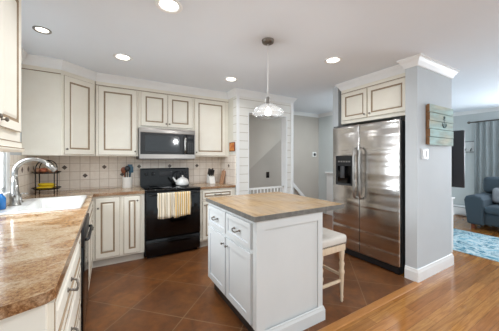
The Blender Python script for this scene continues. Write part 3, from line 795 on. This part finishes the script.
# kettle
r = thing('tea_kettle', 'white enamel tea kettle on the back of the range', 'kettle', (1.015, 3.80, .920))
m = MB(); m.lathe([(0, 0), (.085, 0), (.098, .012), (.10, .04), (.088, .08), (.065, .105), (.04, .115), (0, .118)], 28); m.build('kettle_body', 'white_enamel', r)
m = MB(); m.lathe([(.038, .1165), (.034, .124), (.012, .130), (.008, .136), (.013, .146), (.010, .154), (0, .156)], 16); m.build('lid', 'white_enamel', r)
m = MB(); m.tube([(-.08, -.01, .05), (-.115, -.015, .075), (-.14, -.018, .115), (-.15, -.019, .125)], [.022, .017, .012, .012], 12); m.build('spout', 'white_enamel', r)
m = MB(); m.tube([(-.062, 0, .10)] + [(.075 * math.cos(a), 0, .13 + .085 * math.sin(a)) for a in [PI - PI * i / 12 for i in range(13)]] + [(.062, 0, .10)], .007, 8); m.build('handle', 'black_plastic', r)
# microwave
r = thing('microwave', 'stainless over-the-range microwave with dark glass door', 'microwave', (.374, 3.64, 1.335))
MW = .786; MH = 1.768 - 1.335
MB().box(0, MW, 0.0, BWY - .012 - 3.64, 0, MH).build('body', 'dark_grey', r)
m = MB(); m.rbox(0, MW, -.03, -.001, MH - .068, MH, .003); m.build('top_vent', 'steel_trim', r)
m = MB(); 
m.box(.012, .072, -.03, -.001, .012, MH - .070); m.box(.072, .60, -.03, -.001, .012, .105); m.box(.072, .60, -.03, -.001, MH - .105, MH - .070); m.box(.55, .60, -.03, -.001, .105, MH - .105)
dd = m.build('door', ['black_plastic'], r)
m = MB(); m.box(.0, MW, -.034, -.0305, .0, .062); m.box(.0, .011, -.034, -.001, .062, MH - .07); m.box(MW - .011, MW, -.034, -.001, .062, MH - .07); m.build('lower_trim', 'steel_trim', r)
MB().box(.071, .551, -.028, -.004, .104, MH - .104).build('door_glass', 'tinted_glass', dd)
m = MB(); m.tube([(.625, -.031, .09), (.625, -.055, .10), (.625, -.06, .13), (.625, -.06, MH - .16), (.625, -.055, MH - .13), (.625, -.031, MH - .12)], .016, 12); m.build('handle', 'nickel', dd)
cp = MB().rbox(.655, MW - .012, -.03, -.001, .064, MH - .072, .003).build('control_panel', 'black_plastic', r)
for i in range(5):
    for j in range(3): MB().box(.668 + j * .034, .692 + j * .034, -.0315, -.0302, .095 + i * .03, .113 + i * .03).build('button', 'dark_grey', cp)
MB().box(.668, .762, -.0315, -.0302, .265, .30).build('display', 'black_glass', cp)
MB().box(.0, MW, 0.0, .33, -.012, -.0005).build('underside_vent', 'black_plastic', r)

# knife block & cutting board on right counter
r = thing('knife_block', 'white knife block with black knives on the right counter', 'knife block', (1.525, 3.88, CT1), .1)
m = MB(); m.extr([(-.05, -.07, 0), (-.05, .07, 0), (-.05, .07, .15), (-.05, -.03, .11)], (.10, 0, 0)); m.build('block', 'white_enamel', r, bevel=.004)
for i in range(3):
    for j in range(2):
        o = tag(bpy.data.objects.new('knife', None), 'black-handled knife slotted in the white knife block', 'knife', 'knives in the block'); C.objects.link(o)
        o.location = Vector((1.525, 3.88, CT1)) + Matrix.Rotation(.1, 3, 'Z') @ Vector((-.033 + i * .033, -.005 + j * .042, .139 + j * .017)); o.rotation_euler = (.38, 0, .1)
        MB().rbox(-.010, .010, -.013, .013, .0, .095 + .012 * ((i + j) % 2), .004).build('handle', 'black_plastic', o)
        MB().box(-.0105, .0105, -.0135, .0135, -.006, -.0002).build('bolster', 'chrome', o)
r = thing('cutting_board', 'small wooden cutting board leaning on the side wall beside the knives', 'cutting board', (1.69, 3.84, CT1), 0)
m = MB(); m.extr([(.0, -.07, 0), (.0, .07, 0), (.052, .07, .21), (.052, -.07, .21)], (.014, 0, -.001)); m.build('board', 'board_wood', r, bevel=.003)
m = MB(); m.extr([(.0535, -.016, .212), (.0535, .016, .212), (.0565, .012, .235), (.0565, -.012, .235)], (.012, 0, 0)); m.build('grip', 'board_wood', r)
# small orange picture on the side wall
r = thing('wall_picture', 'small orange picture on the white wall above the right counter', 'picture', (SWX, 3.545, 1.53), -PI / 2)
MB().box(-.095, .095, -.015, -.001, -.075, .075).build('frame', 'wood_tool', r)
MB().box(-.082, .082, -.0175, -.0152, -.062, .062).build('canvas', 'orange_art', r)

# ================================================================= ISLAND
IX0, IX1, IY0, IY1 = .890, 1.535, 1.425, 2.33
SLB, SLT = .897, .935
r = thing('kitchen_island', 'white island cabinet with two drawers and two doors on its left side', 'island', (IX0, IY1, 0), -PI / 2)
IW, ID = IY1 - IY0, IX1 - IX0                       # local x -> -y world, local y -> +x world
MB().box(0, IW, 0, ID, .125, SLB - .001).build('carcass', 'island_paint', r)
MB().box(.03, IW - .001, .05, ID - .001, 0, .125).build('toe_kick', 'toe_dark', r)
zd0, zd1 = .15, .655
for (x0, x1) in ((.035, .44), (.46, .865)):
    dd = panel(x1 - x0, zd1 - zd0, rail=.055, flat=True).build('door', ['island_paint', 'island_groove'], r, loc=(x0, 0, zd0))
    knob(dd, (x1 - x0) - .03 if x0 < .2 else .03, zd1 - zd0 - .06)
    dw = panel(x1 - x0, .185, rail=.035, flat=True).build('drawer', ['island_paint', 'island_groove'], r, loc=(x0, 0, .685))
    pull(dw, (x1 - x0) / 2, .095, L=.085, drop=.012)
# end panel facing the room (world -y face = local +x side) with frame and base moulding
m = MB()
xe = IW
m.box(xe + .0005, xe + .018, -.002, .07, .0, SLB - .001); m.box(xe + .0005, xe + .018, ID - .05, ID, .0, SLB - .001); m.box(xe + .0005, xe + .018, .07, ID - .05, SLB - .07, SLB - .001); m.box(xe + .0005, xe + .006, .07, ID - .05, 0, SLB - .07)
m.box(IW - .03, xe + .0004, -.002, .0, .125, SLB - .001)
m.build('end_panel', 'island_paint', r)
m = MB(); m.sweep([(xe + .018, -.004), (xe + .018, ID), (0, ID)], [(0, 0), (.016, 0), (.016, .085), (.010, .10), (.008, .112), (0, .116)], 1); m.build('base_moulding', 'island_paint', r)
# slab in local coordinates of the island
tx = lambda X, Y: (IY1 - Y, X - IX0)
m = MB(); m.box(IY1 - 2.338, IY1 - 1.392, .862 - IX0, 1.792 - IX0, SLB, SLT)
tp = m.build('island_top', ['island_top', 'slate_edge'], None, bevel=.002, loc=(IX0, IY1, 0), rz=-PI / 2)
tag(tp, 'tan worktop with dark grey edge lying on the white island', 'worktop')
for p in tp.data.polygons:
    if abs(p.normal.z) < .5: p.material_index = 1

# bar stools
def stool(label, loc, rz):
    r = thing('bar_stool', label, 'stool', loc, rz, None)
    w, d, h = .33, .36, .545
    for sx in (-1, 1):
        for sy in (-1, 1):
            prof = [(.010, 0), (.014, .012), (.012, .03), (.016, .05), (.013, .07), (.019, .20), (.022, .26), (.026, .275), (.026, .29), (.020, .305), (.021, .33), (.026, .36), (.017, .385), (.021, .40), (.023, .44), (.0255, .455), (.0255, h)]
            m = MB(); m.lathe(prof, 14); m.build('leg', 'wash_wood', r, loc=(sx * (w / 2 - .025), sy * (d / 2 - .025), 0))
    m = MB()
    for sy in (-1, 1): m.box(-w / 2 + .045, w / 2 - .045, sy * (d / 2 - .025) - .01, sy * (d / 2 - .025) + .01, .19, .215)
    for sx in (-1, 1): m.box(sx * (w / 2 - .025) - .01, sx * (w / 2 - .025) + .01, -d / 2 + .045, d / 2 - .045, .235, .26)
    m.build('stretcher', 'wash_wood', r, bevel=.004)
    m = MB(); m.rbox(-w / 2, w / 2, -d / 2, d / 2, .485, .548, .004); m.build('apron', 'wash_wood', r)
    m = MB(); m.rbox(-w / 2 - .012, w / 2 + .012, -d / 2 - .012, d / 2 + .012, .549, .618, .026, seg=4)
    for v in m.bm.verts:
        if v.co.z > .57: v.co.z += .020 * (v.co.x / (w / 2)) ** 2 - .006
    m.build('cushion', 'linen', r)
    m = MB()
    for i in range(15):
        x = -w / 2 + .01 + i * (w - .02) / 14
        for sy in (-1, 1): m.sphere((x, sy * (d / 2 + .012), .558), .006, u=6, v=4)
    for i in range(13):
        y = -d / 2 + .01 + i * (d - .02) / 12
        for sx in (-1, 1): m.sphere((sx * (w / 2 + .012), y, .558), .006, u=6, v=4)
    m.build('nailhead_trim', 'pewter', r)
    return r
s1 = stool('pale wooden bar stool with linen seat at the near right of the island', (1.738, 1.645, 0), 0)
s2 = copy_tree(s1, (1.742, 2.10, 0), 0, label='second bar stool, mostly hidden behind the nearer stool and island')

# ================================================================= FRIDGE
FRX, FY0, FY1 = 2.845, 1.475, 2.412
r = thing('refrigerator', 'stainless side-by-side refrigerator with ice dispenser in the alcove', 'refrigerator', (FRX, FY1, 0), -PI / 2)
FW = FY1 - FY0; FH = 1.785
MB().box(.004, FW - .004, .062, .80, .02, FH - .012).build('cabinet_body', 'dark_grey', r)
SPL = FY1 - 1.982
ld = MB().rbox(0, SPL - .003, 0, .058, .095, FH, .010, seg=3).build('freezer_door', 'stainless', r)
rd = MB().rbox(SPL + .003, FW, 0, .058, .095, FH, .010, seg=3).build('fridge_door', 'stainless', r)
def fhandle(x, parent):
    m = MB(); z0, z1 = .815, 1.475
    m.tube([(x, .0, z1), (x, -.03, z1 - .003), (x, -.052, z1 - .03), (x, -.060, z1 - .12), (x, -.062, (z0 + z1) / 2), (x, -.060, z0 + .12), (x, -.052, z0 + .03), (x, -.03, z0 + .003), (x, .0, z0)], [.014, .014, .015, .015, .015, .015, .015, .014, .014], 12)
    m.build('handle', 'nickel', parent)
fhandle(SPL - .042, ld); fhandle(SPL + .042, rd)
dx0, dx1, dz0, dz1 = FY1 - 2.352, FY1 - 2.075, .965, 1.375
m = MB(); m.box(dx0, dx1, -.006, -.0005, dz1 - .14, dz1); m.box(dx0, dx0 + .03, -.006, -.0005, dz0, dz1 - .14); m.box(dx1 - .03, dx1, -.006, -.0005, dz0, dz1 - .14); m.box(dx0 + .03, dx1 - .03, -.006, -.0005, dz0, dz0 + .03)
ds = m.build('ice_dispenser', 'black_plastic', ld)
MB().box(dx0 + .03, dx1 - .03, -.002, -.0004, dz0 + .03, dz1 - .14).build('recess', 'black_glass', ds)
m = MB(); m.rbox((dx0 + dx1) / 2 - .045, (dx0 + dx1) / 2 + .015, -.03, -.003, dz0 + .10, dz1 - .145, .006); m.build('paddle', 'dark_grey', ds)
MB().box(dx0 + .03, dx1 - .03, -.022, -.0065, dz0 + .005, dz0 + .022).build('drip_tray', 'dark_grey', ds)
for k in range(5): MB().box(dx0 + .04 + k * .042, dx0 + .07 + k * .042, -.0075, -.0062, dz1 - .09, dz1 - .07).build('button', 'nickel', ds)
m = MB(); m.box(.01, FW - .01, .012, .06, .018, .088)
m.build('base_grille', 'black_plastic', r)
for sx in (.03, FW - .07): MB().box(sx, sx + .05, .03, .09, 0, .018).build('foot', 'black_plastic', r)
m = MB(); m.box(.0, .07, .02, .12, FH + .001, FH + .016); m.box(FW - .07, FW, .02, .12, FH + .001, FH + .016); m.build('hinge_cover', 'dark_grey', r)

# ================================================================= WALL THINGS ON THE STUB
sx0, sx1, sz0, sz1 = 3.06, 3.665, 1.487, 1.945
r = thing('anchor_sign', 'weathered blue-green plank sign with an anchor on the stub wall', 'wall art', ((sx0 + sx1) / 2, 1.314, (sz0 + sz1) / 2))
W2, H2 = (sx1 - sx0) / 2, (sz1 - sz0) / 2
bh = 2 * H2 / 5
for i in range(5):
    z = -H2 + i * bh; jx = (.0, .008, -.006, .004, -.003)[i]
    o = MB().box(-W2 + jx, W2 + jx, -.045, -.02, z + .003, z + bh - .003).build('plank', ['sign_boards', 'sign_edge'], r)
    for p in o.data.polygons:
        if p.normal.x < -.5: p.material_index = 1
m = MB(); m.box(-W2 + .012, -W2 + .05, -.0195, -.001, -H2 + .01, H2 - .01); m.box(W2 - .08, W2 - .04, -.0195, -.001, -H2 + .01, H2 - .01); m.build('batten', 'sign_edge', r)
m = MB(); ya = -.0475
m.box(-.009, .009, ya, ya + .002, -.085, .085); m.box(-.05, .05, ya, ya + .002, .055, .072)
m.tube([(.022 * math.cos(a), ya, .105 + .022 * math.sin(a)) for a in [2 * PI * i / 16 for i in range(16)]], .006, 6, closed=True)
m.tube([(.075 * math.cos(a), ya, -.02 + .068 * math.sin(a)) for a in [PI + PI * i / 16 for i in range(17)]], .008, 6)
for sg in (-1, 1): m.extr([(sg * .098, ya, -.025), (sg * .052, ya, -.025), (sg * .075, ya, .012)], (0, .002, 0))
o = m.build('anchor', 'carved_letter', r); o.scale = (.62, 1, .62); o.location = (.05, 0, .035)
r = thing('light_switch', 'white double light switch plate below the plank sign', 'switch', (3.02, 1.314, 1.385))
MB().rbox(-.06, .10, -.008, -.0005, -.06, .06, .003).build('switch_plate', 'switch_white', r)
for kx in (-.022, .062): MB().rbox(kx - .017, kx + .017, -.012, -.0082, -.034, .034, .0015).build('rocker', 'switch_white', r)

# thermostat, stair-well switch
r = thing('thermostat', 'round-dial white thermostat on the grey hall wall', 'thermostat', (4.39, HBY, 1.44))
MB().rbox(-.065, .065, -.025, -.001, -.06, .06, .006).build('case', 'thermostat_white', r)
MB().lathe([(.036, -.0255), (.036, -.034), (.0, -.035)], 20, axis='Y').build('dial', 'dark_grey', r)
r = thing('wall_switch', 'dark bronze switch plate on the stairwell wall', 'switch', (3.0, HBY, .985))
MB().rbox(-.04, .04, -.008, -.0005, -.065, .065, .003).build('switch_plate', 'dark_bronze', r)
MB().rbox(-.012, .012, -.013, -.0082, -.025, .025, .002).build('toggle', 'black_plastic', r)
# safety gate
r = thing('stair_gate', 'white barred safety gate across the stair doorway', 'gate', (OX0 + .014, SHY + .06, 0))
GW = OX1 - .022 - OX0 - .03
m = MB(); m.box(0, GW, -.012, .012, .81, .84); m.box(0, GW, -.012, .012, .06, .085); m.box(0, .02, -.012, .012, .0, .84); m.box(GW - .02, GW, -.012, .012, 0, .84); m.build('gate_frame', 'gate_white', r)
for k in range(10): MB().tube([(.02 + (GW - .04) * (k + .5) / 10, 0, .085), (.02 + (GW - .04) * (k + .5) / 10, 0, .81)], .009, 8).build('bar', 'gate_white', r)

# ================================================================= CEILING LIGHTS
def ceiling_light(x, y, label, k=1.0):
    r = thing('recessed_light', label, 'ceiling light', (x, y, CZ))
    m = MB(); m.lathe([(.095, -.0005), (.095, -.006), (.088, -.010), (.068, -.006), (.066, -.0005)], 32, cap=False); m.build('trim_ring', 'nickel' if 'grey' in label else 'trim_white', r)
    MB().lathe([(0, -.001), (.064, -.001), (.060, -.0045), (0, -.006)], 28, cap=False).build('lens', 'lamp_lens', r)
    d = bpy.data.lights.new('recessed_lamp', 'AREA'); d.shape = 'DISK'; d.size = .12; d.energy = LAMP_W * k; d.color = (.93, .97, 1); d.spread = math.radians(150)
    o = bpy.data.objects.new('recessed_lamp', d); C.objects.link(o); o.parent = r; o.location = (0, 0, -.012)
    return r
cl = ceiling_light(-.485, 2.68, 'grey-ringed recessed ceiling light above the sink', 0.35); cl.scale = (.68, .68, 1)
ceiling_light(.38, 1.785, 'recessed ceiling light at the top edge, nearest the camera', 5.0)
ceiling_light(.143, 2.949, 'recessed ceiling light in front of the corner cabinet', 0.5)
ceiling_light(1.473, 2.998, 'recessed ceiling light in front of the shiplap wall', 1.4)
ceiling_light(2.175, 1.841, 'recessed ceiling light in front of the fridge cabinet', 1.6)
# pendant
r = thing('pendant_lamp', 'clear glass dome pendant lamp hanging above the island', 'pendant lamp', (1.29, 1.845, CZ))
m = MB(); m.lathe([(0, -.035), (.03, -.035), (.052, -.026), (.058, -.004), (.058, -.0005), (0, -.0005)], 24); m.build('canopy', 'pewter', r)
MB().tube([(0, 0, -.036), (0, 0, -.535)], .004, 8).build('rod', 'trim_white', r)
m = MB(); m.lathe([(0, -.53), (.012, -.53), (.024, -.545), (.026, -.60), (.034, -.605), (.034, -.622), (.0, -.624)], 18); m.build('socket', 'nickel', r)
m = MB(); m.lathe([(.034, -.585), (.060, -.600), (.10, -.625), (.138, -.655), (.150, -.680), (.142, -.700), (.105, -.722), (.101, -.719), (.137, -.698), (.145, -.680), (.134, -.659), (.098, -.630), (.058, -.605), (.034, -.590)], 36, cap=False); m.build('glass_shade', 'shade_ribbed', r)
m = MB(); m.lathe([(0, -.6245), (.014, -.6245), (.016, -.64), (.030, -.665), (.030, -.685), (.018, -.70), (0, -.704)], 18, cap=False); m.build('bulb', 'bulb_glow', r)
d = bpy.data.lights.new('pendant_bulb_light', 'POINT'); d.energy = 7; d.color = (.95, .98, 1); d.shadow_soft_size = .03
o = bpy.data.objects.new('pendant_bulb_light', d); C.objects.link(o); o.parent = r; o.location = (0, 0, -.73)

# ================================================================= LIVING ROOM
# console cabinet + television (seen from behind its end)
r = thing('media_console', 'white media console behind the stub wall holding the television', 'console', (3.80, 1.455, 0))
m = MB(); m.box(.02, .44, .02, 1.35, .06, .76); m.build('carcass', 'trim_white', r)
MB().rbox(0, .46, 0, 1.37, .761, .785, .004).build('console_top', 'trim_white', r)
m = MB()
for x in (.02, .40):
    for y in (.02, 1.31): m.box(x, x + .04, y, y + .04, 0, .06)
m.build('feet', 'trim_white', r)
m = MB(); m.box(.02, .44, .012, .0195, .06, .14); m.box(.02, .44, .012, .0195, .68, .755); m.box(.02, .09, .012, .0195, .14, .68); m.box(.37, .44, .012, .0195, .14, .68); m.build('side_frame', 'trim_white', r)
for z in (.60, .16):
    m = MB(); m.extr([(.10, .0115, z), (.125, .0115, z), (.118, .0115, z + .12), (.107, .0115, z + .12)], (0, -.004, 0)); m.build('strap_hinge', 'pewter', r)
r = thing('television', 'flat television on the white console, its dark back showing', 'television', (4.14, 1.31, .7855))
MB().rbox(-.02, .02, 0, 1.40, .155, .935, .008).build('screen_panel', 'tv_back', r)
m = MB(); m.rbox(-.045, -.0205, .12, 1.28, .19, .56, .006)
m.build('rear_housing', 'black_plastic', r)
for z in range(6): MB().box(-.049, -.0455, .14, 1.26, .22 + z * .05, .235 + z * .05).build('vent_slot', 'dark_grey', r)
m = MB(); m.box(-.03, .0, .55, .85, .0125, .155); m.rbox(-.13, .13, .45, .95, 0.0005, .012, .004); m.build('stand', 'black_plastic', r)
# sofa
r = thing('sofa', 'slate-blue upholstered sofa in the living room beside the rug', 'sofa', (5.98, 1.86, 0), -PI / 2)
# local x -> world -y ; local y -> world +x
SW_, SD_ = 2.1, .88
m = MB(); m.rbox(.22, SW_ - .22, .06, SD_ - .05, .10, .32, .03, seg=3); m.build('base', 'sofa_fabric', r)
for i, x in enumerate((.0, SW_ - .24)):
    m = MB(); m.extr([(0, 0, .09), (0.24, 0, .09), (.24, 0, .56), (.20, 0, .62), (.10, 0, .645), (.0 - .02, 0, .62), (-.05, 0, .54)] if i == 0 else [(0, 0, .09), (.24, 0, .09), (.29, 0, .54), (.26, 0, .62), (.14, 0, .645), (.04, 0, .62), (0, 0, .56)], (0, SD_ - .02, 0))
    m.build('arm', 'sofa_fabric', r, bevel=.03, loc=(x, 0.0, 0))
m = MB(); m.rbox(.05, SW_ - .05, SD_ - .26, SD_, .64, .97, .08, seg=4); m.rbox(.245, SW_ - .245, SD_ - .24, SD_ - .02, .33, .68, .03); m.build('backrest', 'sofa_fabric', r)
for x in (.245, 1.06): m = MB(); m.rbox(x, x + .80, -.01, SD_ - .27, .322, .458, .05, seg=4); m.build('seat_cushion', 'sofa_fabric', r)
for x in (.05, SW_ - .10):
    for y in (.05, SD_ - .15): MB().box(x, x + .05, y, y + .05, 0, .09).build('leg', 'wood_tool', r)
r = thing('throw_pillow', 'grey patterned throw pillow on the slate-blue sofa', 'pillow', (6.46, 1.38, .477), -PI / 2)
m = MB(); m.rbox(-.25, .25, -.07, .07, 0, .30, .06, seg=4); o = m.build('pillow', 'pillow_fabric', r); o.rotation_euler.x = -.25
# rug
rg = MB().rbox(-.66, .66, -1.9, 1.9, .0005, .012, .003).build('area_rug', 'rug_pattern'); rg.location = (5.0, .62, 0)
tag(rg, 'turquoise and white patterned area rug in front of the sofa', 'rug')
# curtain rod and curtain
r = thing('curtain_rod', 'dark curtain rod across the living room window', 'curtain rod', (FLX - .10, 0.3, 2.16))
m = MB(); m.tube([(0, -1.85, 0), (0, 1.85, 0)], .014, 10); m.build('rod', 'pewter', r)
for y in (-1.85, 1.85): m = MB(); m.sphere((0, y + .02 * (1 if y > 0 else -1), 0), .03); m.build('finial', 'pewter', r)
for y in (-1.6, 1.75): MB().box(.0, .10 - .001, y - .01, y + .01, -.012, .012).build('bracket', 'pewter', r)
def curtain(y0, y1, label):
    r = thing('curtain', label, 'curtain', (FLX - .10, (y0 + y1) / 2, 0))
    W = (y1 - y0); m = MB(); n = 90; A_ = []
    for z in (.02, .6, 1.3, 2.0, 2.142):
        row = []
        for i in range(n + 1):
            u = i / n; am = .035 if z < 2.1 else .022
            row.append(m.bm.verts.new((am * math.sin(u * W * 62 + .4 * math.sin(z * 2 + u * 9)) - .0, -W / 2 + W * u * (1.0 if z > 1.9 else 1.0), z)))
        A_.append(row)
    for j in range(len(A_) - 1):
        for i in range(n):
            f = m.bm.faces.new((A_[j][i], A_[j][i + 1], A_[j + 1][i + 1], A_[j + 1][i])); f.smooth = True
    c_ = m.build('cloth', 'curtain_fabric', r); s_ = c_.modifiers.new('t', 'SOLIDIFY'); s_.thickness = .004
curtain(1.28, 2.07, 'grey-green curtain hanging at the far side of the living room window')
# coat rack
r = thing('coat_rack', 'small white coat hook board on the far living room wall', 'coat rack', (FLX, 2.15, 1.60), -PI / 2)
W2 = .16
m = MB(); m.box(-W2, W2, -.02, -.001, -.10, .12); m.build('board', 'rack_white', r)
m = MB(); m.box(-W2, W2, -.024, -.0, .12, .14); m.box(-W2 - .02, -W2, -.024, -.0, -.12, .14); m.box(W2, W2 + .02, -.024, -.0, -.12, .14); m.box(-W2, W2, -.024, 0, -.12, -.10); m.build('frame', 'sign_edge_grey', r)
for x in (-.10, 0, .10):
    m = MB(); m.tube([(x, -.021, -.03), (x, -.05, -.05), (x, -.06, -.085), (x, -.075, -.06)], .009, 8); m.build('hook', 'black_plastic', r)
# baseboard heater
r = thing('baseboard_heater', 'long white baseboard heater under the far wall beside the sofa', 'heater', (FLX - .02, 3.0, 0), -PI / 2)
m = MB(); m.extr([(0, -.06, .03), (0, -.06, .20), (0, -.03, .24), (0, -.001, .24), (0, -.001, .03)], (1.9, 0, 0)); m.build('cover', 'trim_white', r)
MB().box(.0, 1.9, -.063, -.0605, .195, .203).build('louvre', 'dark_grey', r)
m = MB(); m.box(.05, .07, -.05, -.01, 0, .03); m.box(1.80, 1.82, -.05, -.01, 0, .03); m.build('foot', 'dark_grey', r)
